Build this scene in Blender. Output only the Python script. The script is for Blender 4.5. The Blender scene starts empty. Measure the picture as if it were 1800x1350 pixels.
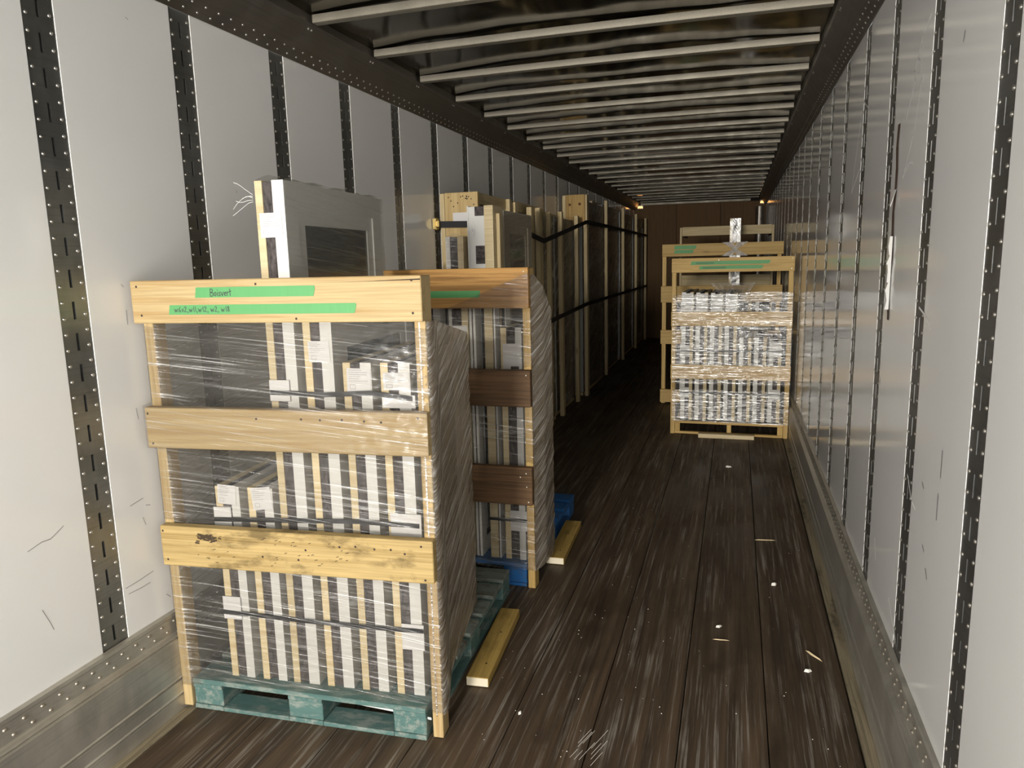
import bpy, bmesh, math, random
from mathutils import Vector, Matrix, noise
random.seed(7)
R = math.radians
sc = bpy.context.scene
COL = sc.collection

# ------------------------------------------------------------------ camera
cam = bpy.data.cameras.new('camera'); cam_o = bpy.data.objects.new('camera', cam); COL.objects.link(cam_o)
cam.sensor_width = 36; cam.lens = 1281.93/1800*36; cam.clip_start = .05; cam.clip_end = 100
_r = Vector((.95673742, .28992809, -.02439688)); _f = Vector((-.28985068, .94246543, -.16656981)); _u = Vector((-.02530005, .16643503, .9857278))
m = Matrix.Identity(4)
for i in range(3):
    m[i][0] = _r[i]; m[i][1] = _u[i]; m[i][2] = -_f[i]
m.translation = (.7568, 0, 1.6875)
cam_o.matrix_world = m
sc.camera = cam_o
# ------------------------------------------------------------------ world, lights, exposure
w = bpy.data.worlds.new('dock'); sc.world = w; w.use_nodes = True
w.node_tree.nodes['Background'].inputs[0].default_value = (1, .985, .955, 1)
w.node_tree.nodes['Background'].inputs[1].default_value = 4.0

def area(name, loc, target, sx, sy, power, color):
    l = bpy.data.lights.new(name, 'AREA'); l.shape = 'RECTANGLE'; l.size = sx; l.size_y = sy; l.energy = power; l.color = color
    o = bpy.data.objects.new(name, l); COL.objects.link(o); o.location = loc
    o.rotation_euler = (Vector(target)-Vector(loc)).to_track_quat('-Z', 'Y').to_euler()
    return o
area('dock_light', (.10, -8.0, 2.3), (.1, 6, 1.0), .9, .8, 860, (1, .95, .87))
sc.view_settings.view_transform = 'Standard'; sc.view_settings.look = 'None'
sc.view_settings.gamma = 1; sc.view_settings.use_curve_mapping = False
sc.view_settings.exposure = 0

# ------------------------------------------------------------------ materials
class NT:
    def __init__(s, name):
        s.m = bpy.data.materials.new(name); s.m.use_nodes = True; s.t = s.m.node_tree; s.n = s.t.nodes; s.l = s.t.links
        s.bsdf = s.n['Principled BSDF']; s.out = s.n['Material Output']
    def node(s, typ, **kw):
        n = s.n.new(typ)
        for k, v in kw.items():
            if k.startswith('i_'): s.put(n.inputs[int(k[2:])], v)
            else: setattr(n, k, v)
        return n
    def put(s, sock, v):
        if isinstance(v, bpy.types.NodeSocket): s.l.new(v, sock)
        elif isinstance(v, bpy.types.Node): s.l.new(v.outputs[0], sock)
        else:
            if hasattr(sock.default_value, '__len__') and not hasattr(v, '__len__'): v = [v]*len(sock.default_value)
            if sock.type == 'RGBA' and len(v) == 3: v = (*v, 1)
            sock.default_value = v
    def set(s, **kw):
        names = dict(col='Base Color', rough='Roughness', metal='Metallic', spec='Specular IOR Level', normal='Normal', coat='Coat Weight', emit='Emission Color', estr='Emission Strength', trans='Transmission Weight', alpha='Alpha', crough='Coat Roughness')
        for k, v in kw.items(): s.put(s.bsdf.inputs[names[k]], v)
        return s
    def coords(s, kind='Object', vary=True, scale=(1, 1, 1), rot=(0, 0, 0)):
        tc = s.node('ShaderNodeTexCoord').outputs[kind]
        if vary:
            oi = s.node('ShaderNodeObjectInfo')
            mul = s.node('ShaderNodeMath', operation='MULTIPLY', i_0=oi.outputs['Random'], i_1=53.)
            tc = s.node('ShaderNodeVectorMath', operation='ADD', i_0=tc, i_1=mul).outputs[0]
        mp = s.node('ShaderNodeMapping', i_0=tc); mp.inputs['Scale'].default_value = scale; mp.inputs['Rotation'].default_value = rot
        return mp.outputs[0]
    def noise(s, vec, scale=1, detail=3, rough=.55, dist=0):
        n = s.node('ShaderNodeTexNoise'); s.put(n.inputs['Vector'], vec)
        n.inputs['Scale'].default_value = scale; n.inputs['Detail'].default_value = detail; n.inputs['Roughness'].default_value = rough; n.inputs['Distortion'].default_value = dist
        return n.outputs[0]
    def ramp(s, fac, *stops):
        r = s.node('ShaderNodeValToRGB'); s.put(r.inputs[0], fac); e = r.color_ramp.elements
        while len(e) < len(stops): e.new(.5)
        for k, (p, c) in zip(e, stops):
            k.position = p; k.color = (*c, 1) if hasattr(c, '__len__') else (c, c, c, 1)
        return r.outputs[0]
    def mix(s, fac, a, b, mode='MIX'):
        n = s.node('ShaderNodeMix', data_type='RGBA', blend_type=mode)
        s.put(n.inputs[0], fac); s.put(n.inputs[6], a); s.put(n.inputs[7], b); return n.outputs[2]
    def bump(s, h, strength=.3, dist=.002):
        b = s.node('ShaderNodeBump'); s.put(b.inputs['Height'], h); b.inputs['Strength'].default_value = strength; b.inputs['Distance'].default_value = dist
        return b.outputs[0]
    def maths(s, op, a, b):
        n = s.node('ShaderNodeMath', operation=op); s.put(n.inputs[0], a); s.put(n.inputs[1], b); return n.outputs[0]

def plain(name, col, rough=.6, metal=0, **kw):
    t = NT(name); t.set(col=col, rough=rough, metal=metal, **kw); return t.m

def wood(name, light, dark, knot=.5, stain=0, rough=.6, graininess=1.):
    t = NT(name)
    g1 = t.noise(t.coords(scale=(.55, 15, 15)), 1.6, 5, .66, 1.4)
    g2 = t.noise(t.coords(scale=(3, 130, 130)), 1, 2, .6)
    c = t.ramp(g1, (.34, dark), (.52, light), (.75, [x*1.06 for x in light]))
    c = t.mix(t.ramp(g2, (.35, .35*graininess), (.6, 0)), c, [x*.66 for x in dark])
    if knot:
        v = t.node('ShaderNodeTexVoronoi'); t.put(v.inputs['Vector'], t.coords(scale=(2.2, 6.5, 6.5))); v.inputs['Scale'].default_value = 1
        c = t.mix(t.ramp(v.outputs['Distance'], (.05, knot), (.13, 0)), c, [x*.35 for x in dark])
    if stain:
        st = t.noise(t.coords(scale=(4, 9, 9)), 1.5, 5, .65)
        c = t.mix(t.ramp(st, (.52, 0), (.68, stain)), c, [x*.3 for x in dark])
    hv = t.node('ShaderNodeHueSaturation'); t.put(hv.inputs['Color'], c)
    oi = t.node('ShaderNodeObjectInfo'); mr = t.node('ShaderNodeMapRange', i_0=oi.outputs['Random']); mr.inputs[3].default_value = .86; mr.inputs[4].default_value = 1.08
    t.l.new(mr.outputs[0], hv.inputs['Value'])
    t.set(col=hv.outputs[0], rough=rough, spec=.3, normal=t.bump(g2, .25, .0015)); return t.m

def metal(name, col, rough=.4, patch=.35, met=.9):
    t = NT(name)
    n = t.noise(t.coords(scale=(6, 6, 3)), 1.5, 5, .62)
    s = t.noise(t.coords(scale=(120, 3, 120)), 1, 2)
    c = t.mix(t.ramp(n, (.4, 0), (.72, patch)), col, [min(1, x*1.7) for x in col])
    c = t.mix(t.ramp(s, (.5, 0), (.75, .3)), c, [x*.5 for x in col])
    r = t.ramp(n, (.3, rough*.8), (.75, min(1, rough*1.35)))
    t.set(col=c, rough=r, metal=met, normal=t.bump(s, .08, .001)); return t.m

PINE = wood('pine', (.47, .355, .18), (.38, .25, .105))
PINE_DIRTY = wood('dirty_pine', (.44, .32, .135), (.28, .185, .06), stain=.75)
PINE_PALE = wood('pale_pine', (.70, .58, .36), (.58, .45, .25), knot=.2, graininess=.5)
STAINED = wood('stained_lumber', (.46, .25, .075), (.26, .13, .035), graininess=1.2)
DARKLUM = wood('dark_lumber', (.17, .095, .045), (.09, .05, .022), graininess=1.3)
HONEY = wood('honey_lumber', (.66, .45, .17), (.50, .32, .10))
BATTEN = wood('batten_lumber', (.68, .55, .32), (.54, .41, .20), knot=.8)
CHOCK = wood('chock_lumber', (.52, .35, .10), (.36, .23, .05), stain=.35)
CHOCK_END = plain('sawn_end', (.74, .66, .5), .8)
NAIL = plain('nail', (.05, .035, .03), .5, .6)
NAIL_BRIGHT = plain('bright_nail', (.8, .78, .7), .3, 1)
VINYL = plain('white_vinyl', (.66, .65, .62), .4)
VINYL_GREY = plain('grey_vinyl', (.42, .42, .40), .4)
PAPER = plain('paper', (.68, .67, .66), .7)
INK = plain('ink', (.05, .05, .06), .7)
INK_GREY = plain('grey_ink', (.38, .38, .38), .7)
STRAP = plain('black_strap', (.012, .012, .013), .45)
WEB = plain('black_webbing', (.01, .01, .012), .7)
FOAMBIT = plain('white_crumb', (.85, .82, .74), .8)
SPLINT = plain('splinter_wood', (.75, .6, .36), .7)
GREEN = NT('green_tape'); GREEN.set(col=GREEN.mix(GREEN.ramp(GREEN.noise(GREEN.coords(scale=(30, 3, 3)), 2, 3), (.35, .25), (.7, 0)), (.095, .33, .11), (.07, .27, .085)), rough=.55); GREEN = GREEN.m

def seal():
    t = NT('dark_seal_foam')
    n = t.noise(t.coords(scale=(40, 40, 14)), 2, 4, .7)
    t.set(col=t.ramp(n, (.35, (.022, .018, .017)), (.75, (.13, .11, .105))), rough=.85, normal=t.bump(n, .5, .002)); return t.m
SEAL = seal()

def glass():
    t = NT('window_glass'); t.set(col=(.055, .065, .06), rough=.06, spec=.8)
    n = t.noise(t.coords(vary=False), 2, 2)
    tr = t.node('ShaderNodeBsdfTransparent', i_0=(.55, .6, .57, 1)); mx = t.node('ShaderNodeMixShader', i_0=.35)
    t.l.new(t.bsdf.outputs[0], mx.inputs[1]); t.l.new(tr.outputs[0], mx.inputs[2]); t.l.new(mx.outputs[0], t.out.inputs[0]); return t.m
GLASS = glass()

def paint(name, col, worn, amt=.6):
    t = NT(name)
    n = t.noise(t.coords(scale=(5, 14, 14)), 2, 6, .68)
    n2 = t.noise(t.coords(scale=(2, 60, 60)), 1, 3)
    c = t.mix(t.ramp(n, (.48, 0), (.62, amt)), col, worn)
    c = t.mix(t.ramp(n2, (.5, 0), (.8, .4)), c, [x*.35 for x in col])
    t.set(col=c, rough=.75, normal=t.bump(n2, .3)); return t.m
TEAL = paint('teal_paint', (.075, .152, .138), (.25, .28, .245), .8)
DECKW = paint('teal_deck_paint', (.17, .20, .175), (.10, .085, .06), .9)
BLUE = paint('blue_paint', (.012, .12, .36), (.05, .10, .17), .7)
RAWDECK = wood('grey_weathered_wood', (.27, .25, .20), (.14, .12, .09), stain=.5)

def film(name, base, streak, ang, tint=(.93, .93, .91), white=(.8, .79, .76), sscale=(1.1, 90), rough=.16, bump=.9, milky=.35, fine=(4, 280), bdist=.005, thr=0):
    """stretch film: mostly clear, with glossy folded streaks whose highlights are partly painted in as paler colour"""
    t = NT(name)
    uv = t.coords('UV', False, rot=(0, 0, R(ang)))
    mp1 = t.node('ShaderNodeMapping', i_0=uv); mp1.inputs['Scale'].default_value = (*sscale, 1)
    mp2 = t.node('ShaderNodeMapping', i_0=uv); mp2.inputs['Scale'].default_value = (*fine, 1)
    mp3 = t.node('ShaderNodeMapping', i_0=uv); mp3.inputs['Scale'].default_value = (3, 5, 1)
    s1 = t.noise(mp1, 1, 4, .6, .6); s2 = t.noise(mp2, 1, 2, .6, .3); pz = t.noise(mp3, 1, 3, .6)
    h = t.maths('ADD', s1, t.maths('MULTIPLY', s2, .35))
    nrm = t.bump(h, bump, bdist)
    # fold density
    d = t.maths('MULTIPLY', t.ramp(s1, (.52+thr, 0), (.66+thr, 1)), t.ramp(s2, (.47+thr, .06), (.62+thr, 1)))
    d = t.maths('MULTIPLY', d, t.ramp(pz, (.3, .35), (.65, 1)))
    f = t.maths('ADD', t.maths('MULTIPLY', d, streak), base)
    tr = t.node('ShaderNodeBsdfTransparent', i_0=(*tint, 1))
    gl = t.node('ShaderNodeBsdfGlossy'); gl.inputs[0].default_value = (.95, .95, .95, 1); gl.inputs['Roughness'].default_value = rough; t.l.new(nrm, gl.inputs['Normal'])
    df = t.node('ShaderNodeBsdfDiffuse', i_0=t.mix(d, white, (.82, .8, .76))); t.l.new(nrm, df.inputs['Normal'])  # folds go paler in the diffuse colour, painting in part of their highlights
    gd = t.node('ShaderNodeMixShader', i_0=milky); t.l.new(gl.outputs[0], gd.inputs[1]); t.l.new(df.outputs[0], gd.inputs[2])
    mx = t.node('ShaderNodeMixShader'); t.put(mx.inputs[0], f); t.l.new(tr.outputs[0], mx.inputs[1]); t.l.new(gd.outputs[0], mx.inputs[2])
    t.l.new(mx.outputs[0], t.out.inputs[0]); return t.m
FILM = film('stretch_film_clear', .055, .8, 6, tint=(.80, .79, .77), milky=.35)
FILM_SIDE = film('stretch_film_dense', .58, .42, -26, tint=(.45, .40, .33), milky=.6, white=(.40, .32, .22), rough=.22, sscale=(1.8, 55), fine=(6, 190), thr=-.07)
FILM_FAR = film('stretch_film_layers', .10, .62, 1, sscale=(1.0, 75), milky=.15, rough=.13, bump=1, bdist=.004)
FILM_WRAP = film('stretch_film_grey', .30, .6, -8, tint=(.85, .83, .8), white=(.7, .65, .55), milky=.5, thr=-.04)

FILM_TOP = film('stretch_film_thin', .13, .5, 5, tint=(.86, .86, .84), white=(.7, .7, .68), milky=.5)
def wallmat(name, col):
    t = NT(name)
    big = t.noise(t.coords(vary=True, scale=(1, 1.2, .5)), 1.3, 3)
    sc1 = t.noise(t.coords(scale=(1, 5, 26), rot=(R(35), 0, 0)), 1.2, 5, .7)
    c = t.mix(t.ramp(big, (.3, 0), (.7, .5)), col, [x*.9 for x in col])
    c = t.mix(t.ramp(sc1, (.70, 0), (.78, .35)), c, [x*.5 for x in col])
    t.set(col=c, rough=.11, spec=.55, normal=t.bump(big, .05, .02)); return t.m
WALL = wallmat('white_liner_panel', (.81, .80, .775))
PANEL_EDGE = plain('panel_edge', (.68, .67, .64), .4)
POST = metal('galvanised_post', (.24, .24, .23), .36, .5)
SCUFF = metal('aluminium_scuff_liner', (.44, .415, .36), .40, .45, .65)
RAIL = metal('grey_top_rail', (.22, .20, .175), .45, .2)
RIVET = plain('rivet', (.78, .76, .72), .28, .95)
RIVET_DULL = plain('dull_rivet', (.45, .40, .33), .35, .8)
SLOT = plain('post_back', (.16, .16, .155), .5, .8)
BOW = metal('galvanised_roof_bow', (.27, .245, .195), .5, .25, .5)
ROOF = metal('bare_roof_sheet', (.07, .06, .042), .12, .3)
TUBE = metal('steel_tube', (.4, .37, .33), .3)
GOLD = plain('zinc_fitting', (.6, .45, .18), .35, .9)

def floormat():
    t = NT('worn_oak_floor')
    co = t.coords(vary=True, scale=(9, .35, 9))
    g = t.noise(co, 2.2, 6, .68, .8)
    fine = t.noise(t.coords(vary=True, scale=(70, 1.6, 70)), 1, 4, .65)
    patch = t.noise(t.coords(vary=True, scale=(2, 1, 2)), 1.6, 5, .62)
    # laminated strips inside one board
    tc = t.node('ShaderNodeTexCoord').outputs['Object']
    sep = t.node('ShaderNodeSeparateXYZ', i_0=tc)
    st = t.maths('FLOOR', t.maths('MULTIPLY', sep.outputs[0], 29.), 0)
    wn = t.node('ShaderNodeTexWhiteNoise', noise_dimensions='1D'); t.put(wn.inputs['W'], st)
    c = t.ramp(g, (.28, (.030, .021, .013)), (.55, (.102, .068, .040)), (.8, (.155, .115, .077)))
    c = t.mix(t.ramp(wn.outputs['Value'], (0, .4), (1, 0)), c, (.03, .02, .013))
    c = t.mix(t.maths('MULTIPLY', t.ramp(fine, (.52, 0), (.68, .8)), t.ramp(patch, (.40, .12), (.58, 1))), c, (.31, .28, .235))
    c = t.mix(t.ramp(patch, (.3, .55), (.42, 0)), c, (.018, .013, .009))
    t.set(col=c, rough=t.ramp(patch, (.3, .42), (.7, .75)), spec=.35, normal=t.bump(t.maths('ADD', fine, t.maths('MULTIPLY', g, .7)), .5, .003)); return t.m
FLOOR = floormat()
EDGEWOOD = wood('pale_edge_board', (.30, .25, .165), (.15, .12, .075), stain=.7)
NOSE = wood('nose_plywood', (.135, .066, .014), (.10, .047, .010), knot=0, graininess=.4)
GAP = plain('dark_gap', (.01, .008, .006), .9)
TORN = plain('torn_core', (.075, .04, .02), .9)
SCRATCH = plain('pale_scratch', (.78, .77, .74), .6)
SCUFFMARK = plain('dark_scuff', (.24, .235, .225), .7)

# ------------------------------------------------------------------ object helpers
def link(name, me, mat=None, parent=None, mtx=None):
    o = bpy.data.objects.new(name, me); COL.objects.link(o)
    if mat is not None and me is not None and not me.materials: me.materials.append(mat)
    if parent is not None: o.parent = parent
    if mtx is not None: o.matrix_local = mtx
    return o
def mesh(name, verts, faces, mat=None, smooth=False, uvs=None):
    me = bpy.data.meshes.new(name); me.from_pydata(verts, [], faces); me.update()
    if uvs:
        l = me.uv_layers.new(name='UVMap')
        for lp in me.loops: l.data[lp.index].uv = uvs[lp.vertex_index]
    if smooth: me.polygons.foreach_set('use_smooth', [True]*len(me.polygons))
    if mat: me.materials.append(mat)
    return me
_cache = {}
def boxmesh(s, bevel, mat):
    k = (tuple(round(x, 4) for x in s), bevel, mat.name if mat else '')
    if k in _cache: return _cache[k]
    bm = bmesh.new(); bmesh.ops.create_cube(bm, size=1)
    bmesh.ops.scale(bm, vec=s, verts=bm.verts)
    if bevel: bmesh.ops.bevel(bm, geom=bm.edges[:], offset=bevel, segments=1, affect='EDGES')
    me = bpy.data.meshes.new('box'); bm.to_mesh(me); bm.free()
    if mat: me.materials.append(mat)
    _cache[k] = me; return me
PX = Matrix.Identity(4); PY = Matrix.Rotation(R(90), 4, 'Z'); PZ = Matrix.Rotation(R(-90), 4, 'Y')
def board(name, lo, hi, mat, parent=None, bevel=.002, label=None):
    """box between two corners; its own X runs along the longest side so the grain follows it"""
    lo = Vector(lo); hi = Vector(hi); s = hi-lo; c = (lo+hi)/2
    ax = max(range(3), key=lambda i: s[i])
    loc = [(s.x, s.y, s.z), (s.y, s.x, s.z), (s.z, s.y, s.x)][ax]
    b = min(bevel, min(s)*.3)
    o = link(name, boxmesh(loc, b, mat), None, parent, Matrix.Translation(c) @ (PX, PY, PZ)[ax])
    if label: o['label'] = label
    return o
def tag(o, label, cat, group=None):
    o['label'] = label; o['category'] = cat
    if group: o['group'] = group
    return o
def thing(name, label, cat, loc=(0, 0, 0), rz=0, group=None):
    o = bpy.data.objects.new(name, None); COL.objects.link(o); o.location = loc; o.rotation_euler = (0, 0, rz)
    o.empty_display_size = .1
    return tag(o, label, cat, group)
def structure(o): o['kind'] = 'structure'; return o
def stuff(o): o['kind'] = 'stuff'; return o
class MB:
    def __init__(s): s.v = []; s.f = []
    def box(s, lo, hi):
        n = len(s.v); x0, y0, z0 = lo; x1, y1, z1 = hi
        s.v += [(x0, y0, z0), (x1, y0, z0), (x1, y1, z0), (x0, y1, z0), (x0, y0, z1), (x1, y0, z1), (x1, y1, z1), (x0, y1, z1)]
        s.f += [tuple(n+i for i in q) for q in ((0, 3, 2, 1), (4, 5, 6, 7), (0, 1, 5, 4), (1, 2, 6, 5), (2, 3, 7, 6), (3, 0, 4, 7))]
    def dome(s, c, nrm, r, h, seg=6):
        nrm = Vector(nrm).normalized(); a = nrm.orthogonal().normalized(); b = nrm.cross(a); n = len(s.v); c = Vector(c)
        for k, (rr, hh) in enumerate(((1, 0), (.72, .75))):
            for i in range(seg):
                t = 2*math.pi*i/seg; s.v.append(tuple(c+(a*math.cos(t)+b*math.sin(t))*r*rr+nrm*h*hh))
        s.v.append(tuple(c+nrm*h))
        for i in range(seg):
            j = (i+1) % seg
            s.f.append((n+i, n+j, n+seg+j, n+seg+i)); s.f.append((n+seg+i, n+seg+j, n+2*seg))
    def quad(s, a, b, c, d):
        n = len(s.v); s.v += [tuple(a), tuple(b), tuple(c), tuple(d)]; s.f.append((n, n+1, n+2, n+3))
    def ribbon(s, pts, w, nrm):
        """flat stroke of width w along pts on a surface with normal nrm"""
        nrm = Vector(nrm)
        for p, q in zip(pts, pts[1:]):
            p = Vector(p); q = Vector(q); d = (q-p)
            if d.length < 1e-6: continue
            d.normalize(); t = nrm.cross(d)*w/2; e = d*w*.35
            s.quad(p-e-t, q+e-t, q+e+t, p-e+t)
    def build(s, name, mat, parent=None, smooth=False, mtx=None):
        return link(name, mesh(name, s.v, s.f, mat, smooth), None, parent, mtx)
def ringmesh(x0, x1, y0, y1, z0, z1, b, mat):
    """rectangular frame in the YZ plane, thickness x0..x1, bar width b"""
    v = []
    for x in (x0, x1):
        v += [(x, y0, z0), (x, y1, z0), (x, y1, z1), (x, y0, z1), (x, y0+b, z0+b), (x, y1-b, z0+b), (x, y1-b, z1-b), (x, y0+b, z1-b)]
    f = []
    for i in range(4):
        j = (i+1) % 4
        f += [(i, i+4, j+4, j), (8+i, 8+j, 12+j, 12+i), (i, j, 8+j, 8+i), (4+i, 12+i, 12+j, 4+j)]
    return mesh('frame', v, f, mat)
def grid(name, fn, nu, nv, mat, parent=None, smooth=True):
    v = []; uv = []; f = []
    for j in range(nv+1):
        for i in range(nu+1):
            p, t = fn(i/nu, j/nv); v.append(tuple(p)); uv.append(t)
    for j in range(nv):
        for i in range(nu):
            a = j*(nu+1)+i; f.append((a, a+1, a+nu+2, a+nu+1))
    return link(name, mesh(name, v, f, mat, smooth, uv), None, parent)
def streak(u, v, ang, su, sv, seed=0):
    a = R(ang); s = u*math.cos(a)+v*math.sin(a); t = -u*math.sin(a)+v*math.cos(a)
    return noise.noise((s*su, t*sv, seed))+.5*noise.noise((s*su*2.3, t*sv*2.1, seed+9))

# ------------------------------------------------------------------ trailer shell
W2 = 1.285; Y0 = -.50; Y1 = 15.6; ZR = .392; ZT = 2.66; ZC = 2.855
fl = structure(board('floor', (-1.36, Y0, -.16), (1.36, Y1+.05, -.041), GAP, None, 0))
edges = [-1.212+.3027*i for i in range(9)]
bmf = boxmesh((.3027-.004, Y1-Y0, .04), .0015, FLOOR)
for a, b in zip(edges, edges[1:]):
    o = link('floor_plank', bmf, None, None, Matrix.Translation(((a+b)/2, (Y0+Y1)/2, -.0205+random.uniform(-.0012, .0004)))); o.parent = fl; o.matrix_parent_inverse = fl.matrix_basis.inverted()
for s in (-1, 1):
    o = board('edge_plank', (min(s*1.216, s*1.282), Y0, -.04), (max(s*1.216, s*1.282), Y1, -.001), EDGEWOOD, None)
    o.parent = fl; o.matrix_parent_inverse = fl.matrix_basis.inverted()

def attach(o, p):
    o.parent = p; o.matrix_parent_inverse = p.matrix_basis.inverted(); return o

PITCH = .6165; PW = .112
# one post and its rivets, built once facing +x, centred on its own y
def post_mesh():
    ys = [-PW/2, -.0052, .0052, PW/2]; zs = [ZR]; sl = []
    k = 0
    while True:
        c = .4435+.1018*k
        if c+.03 > ZT: break
        zs += [c-.0285, c+.0285]; sl.append((c-.0285, c+.0285)); k += 1
    zs += [ZT]
    bm = bmesh.new(); g = {}
    def V(x, i, j):
        if (x, i, j) not in g: g[(x, i, j)] = bm.verts.new((x, ys[i], zs[j]))
        return g[(x, i, j)]
    hole = lambda i, j: i == 1 and j % 2 == 1 and j < len(zs)-2
    for j in range(len(zs)-1):
        for i in range(3):
            if hole(i, j):
                for (a, b) in (((i, j), (i+1, j)), ((i+1, j), (i+1, j+1)), ((i+1, j+1), (i, j+1)), ((i, j+1), (i, j))):
                    bm.faces.new((V(0, *a), V(0, *b), V(-.007, *b), V(-.007, *a)))
            else:
                bm.faces.new((V(0, i, j), V(0, i+1, j), V(0, i+1, j+1), V(0, i, j+1)))
    me = bpy.data.meshes.new('post'); bm.to_mesh(me); bm.free(); me.materials.append(POST)
    mb = MB(); z = ZR+.026; n = 0
    while z < ZT-.01:
        mb.dome((0, -.041, z), (1, 0, 0), .0062, .0036); mb.dome((0, .041, z+.012), (1, 0, 0), .0062, .0036)
        z += .0509
    me2 = mesh('rivets', mb.v, mb.f, RIVET, True)
    return me, me2
PM, RM = post_mesh()
def side_wall(side, name, first):
    s = 1 if side > 0 else -1
    wl = structure(board(name, (s*W2+(.012 if s > 0 else -.06), Y0, -.05), (s*W2+(.06 if s > 0 else -.012), Y1, 2.9), SLOT, None, 0))
    ks = [first+PITCH*k for k in range(-6, 24)]; ks = [y for y in ks if Y0+.1 < y < Y1-.1]
    for y in ks:
        rot = Matrix.Identity(4) if s < 0 else Matrix.Rotation(math.pi, 4, 'Z')
        o = link('logistic_post', PM, None, None, Matrix.Translation((s*(W2+(.0012 if s > 0 else .0025)), y, 0)) @ rot); attach(o, wl)
        rv = link('rivets', RM, None, o); rv['kind'] = 'stuff'
    ed = [Y0]+[v for y in ks for v in (y-PW/2, y+PW/2)]+[Y1]
    for a, b in zip(ed[::2], ed[1::2]):
        if b-a < .03: continue
        lo, hi = (-W2-.012, a, ZR-.02), (-W2, b, ZT+.02)
        if s > 0: lo, hi = (W2, a, ZR-.02), (W2+.012, b, ZT+.02)
        o = board('wall_panel', lo, hi, WALL, None, .0007); attach(o, wl)
    return wl, ks
wall_l, posts_l = side_wall(-1, 'wall_left', 1.852)
wall_r, posts_r = side_wall(1, 'wall_right', 1.826)

# scuff liners, with a riveted upper strip and two grooved bands below
prof = [(0, 0), (.026, 0), (.026, .055), (.018, .060), (.030, .068), (.026, .074), (.026, .118), (.017, .124), (.032, .132), (.028, .138), (.028, .285), (.020, .292), (.030, .300), (.016, .307), (.010, .312), (.010, .372), (.016, .378), (.016, .392), (0, .396)]
def extrude_y(name, pts, y0, y1, mat, segs=1):
    v = []; f = []; n = len(pts)
    for j in range(segs+1):
        y = y0+(y1-y0)*j/segs
        v += [(p[0], y, p[1]) for p in pts]
    for j in range(segs):
        for i in range(n-1):
            a = j*n+i; f.append((a, a+1, a+n+1, a+n))
    return mesh(name, v, f, mat)
for s, nm in ((-1, 'baseboard_left'), (1, 'baseboard_right')):
    pts = [(s*(W2-.0005-x), z) for x, z in prof]
    if s > 0: pts = pts[::-1]
    o = structure(link(nm, extrude_y(nm, pts, Y0, Y1, SCUFF)))
    mb = MB(); y = Y0+.05; k = 0
    while y < 11:
        mb.dome((s*(W2-.010), y, .357), (-s, 0, 0), .0075, .0055); mb.dome((s*(W2-.010), y+.025, .327), (-s, 0, 0), .0075, .0055); y += .0625
    rv = mb.build('rivets', RIVET_DULL, o, True); rv['kind'] = 'stuff'
# slanted top rails
for s, nm in ((-1, 'trim_1'), (1, 'trim_2')):
    A = (s*W2, ZT-.008); B = (s*(W2-.006), ZT-.012); C = (s*(W2-.112), 2.787); D = (s*(W2-.118), 2.80); E_ = (s*(W2-.118), ZC)
    pts = [A, B, C, D, E_]
    if s > 0: pts = pts[::-1]
    o = structure(link(nm, extrude_y(nm, pts, Y0, Y1, RAIL)))
    n = Vector((-s*.135, 0, -.106)).normalized(); mb = MB(); y = Y0+.05
    b = Vector((B[0], 0, B[1])); c = Vector((C[0], 0, C[1]))
    while y < 11:
        for q, dy in ((.12, 0), (.3, .03)):
            p = b.lerp(c, q); mb.dome((p.x, y+dy, p.z), n, .0055, .0035)
        y += .075
    for k in range(26):
        y = -.45+.6115*k
        for dy in (-.012, .016):
            p = b.lerp(c, .93); mb.dome((p.x, y+dy, p.z), n, .0065, .004)
    rv = mb.build('rivets', RIVET, o, True); rv['kind'] = 'stuff'
# roof sheet with soft oil-canning, roof bows
def roof_fn(u, v):
    x = -1.2+2.4*u; y = Y0+(Y1-Y0)*v
    z = ZC+.010*noise.noise((x*1.3, y*2.3, 3))+.004*noise.noise((x*4, y*5, 8))-.012*abs(x)**2
    return (x, y, z), (x, y)
ceil = structure(grid('ceiling', roof_fn, 40, 260, ROOF))
bowp = [(-.024, .036), (-.024, .002), (-.021, 0), (.021, 0), (.024, .002), (.024, .036)]
def bow_mesh():
    v = []; f = []; n = len(bowp); N = 14
    for i in range(N+1):
        x = -1.15+2.30*i/N; dz = .006*(1-(x/1.15)**2)
        v += [(x, p[0], p[1]+dz) for p in bowp]
    for i in range(N):
        for k in range(n-1):
            a = i*n+k; f.append((a, a+n, a+n+1, a+1))
        a = i*n; f.append((a, a+n-1, a+2*n-1, a+n))
    f.append(tuple(range(n))); f.append(tuple(range(N*n, N*n+n))[::-1])
    return mesh('roof_bow', v, f, BOW)
BM = bow_mesh()
for k in range(28):
    y = -.45+.6115*k
    if y < Y1-.1: link('roof_bow', BM, None, ceil, Matrix.Translation((0, y, 2.796)))
# nose wall of plywood sheets
wf = structure(board('wall_front', (-1.36, Y1, -.1), (1.36, Y1+.06, 2.95), GAP, None, 0))
for a, b in ((-1.28, -.43), (-.424, .426), (.432, 1.28)):
    attach(board('plywood_panel', (a, Y1-.018, 0), (b, Y1-.001, 2.74), NOSE), wf)
attach(board('metal_angle', (-1.16, Y1-.03, 2.745), (1.0, Y1-.0, 2.79), BOW), wf)

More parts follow.
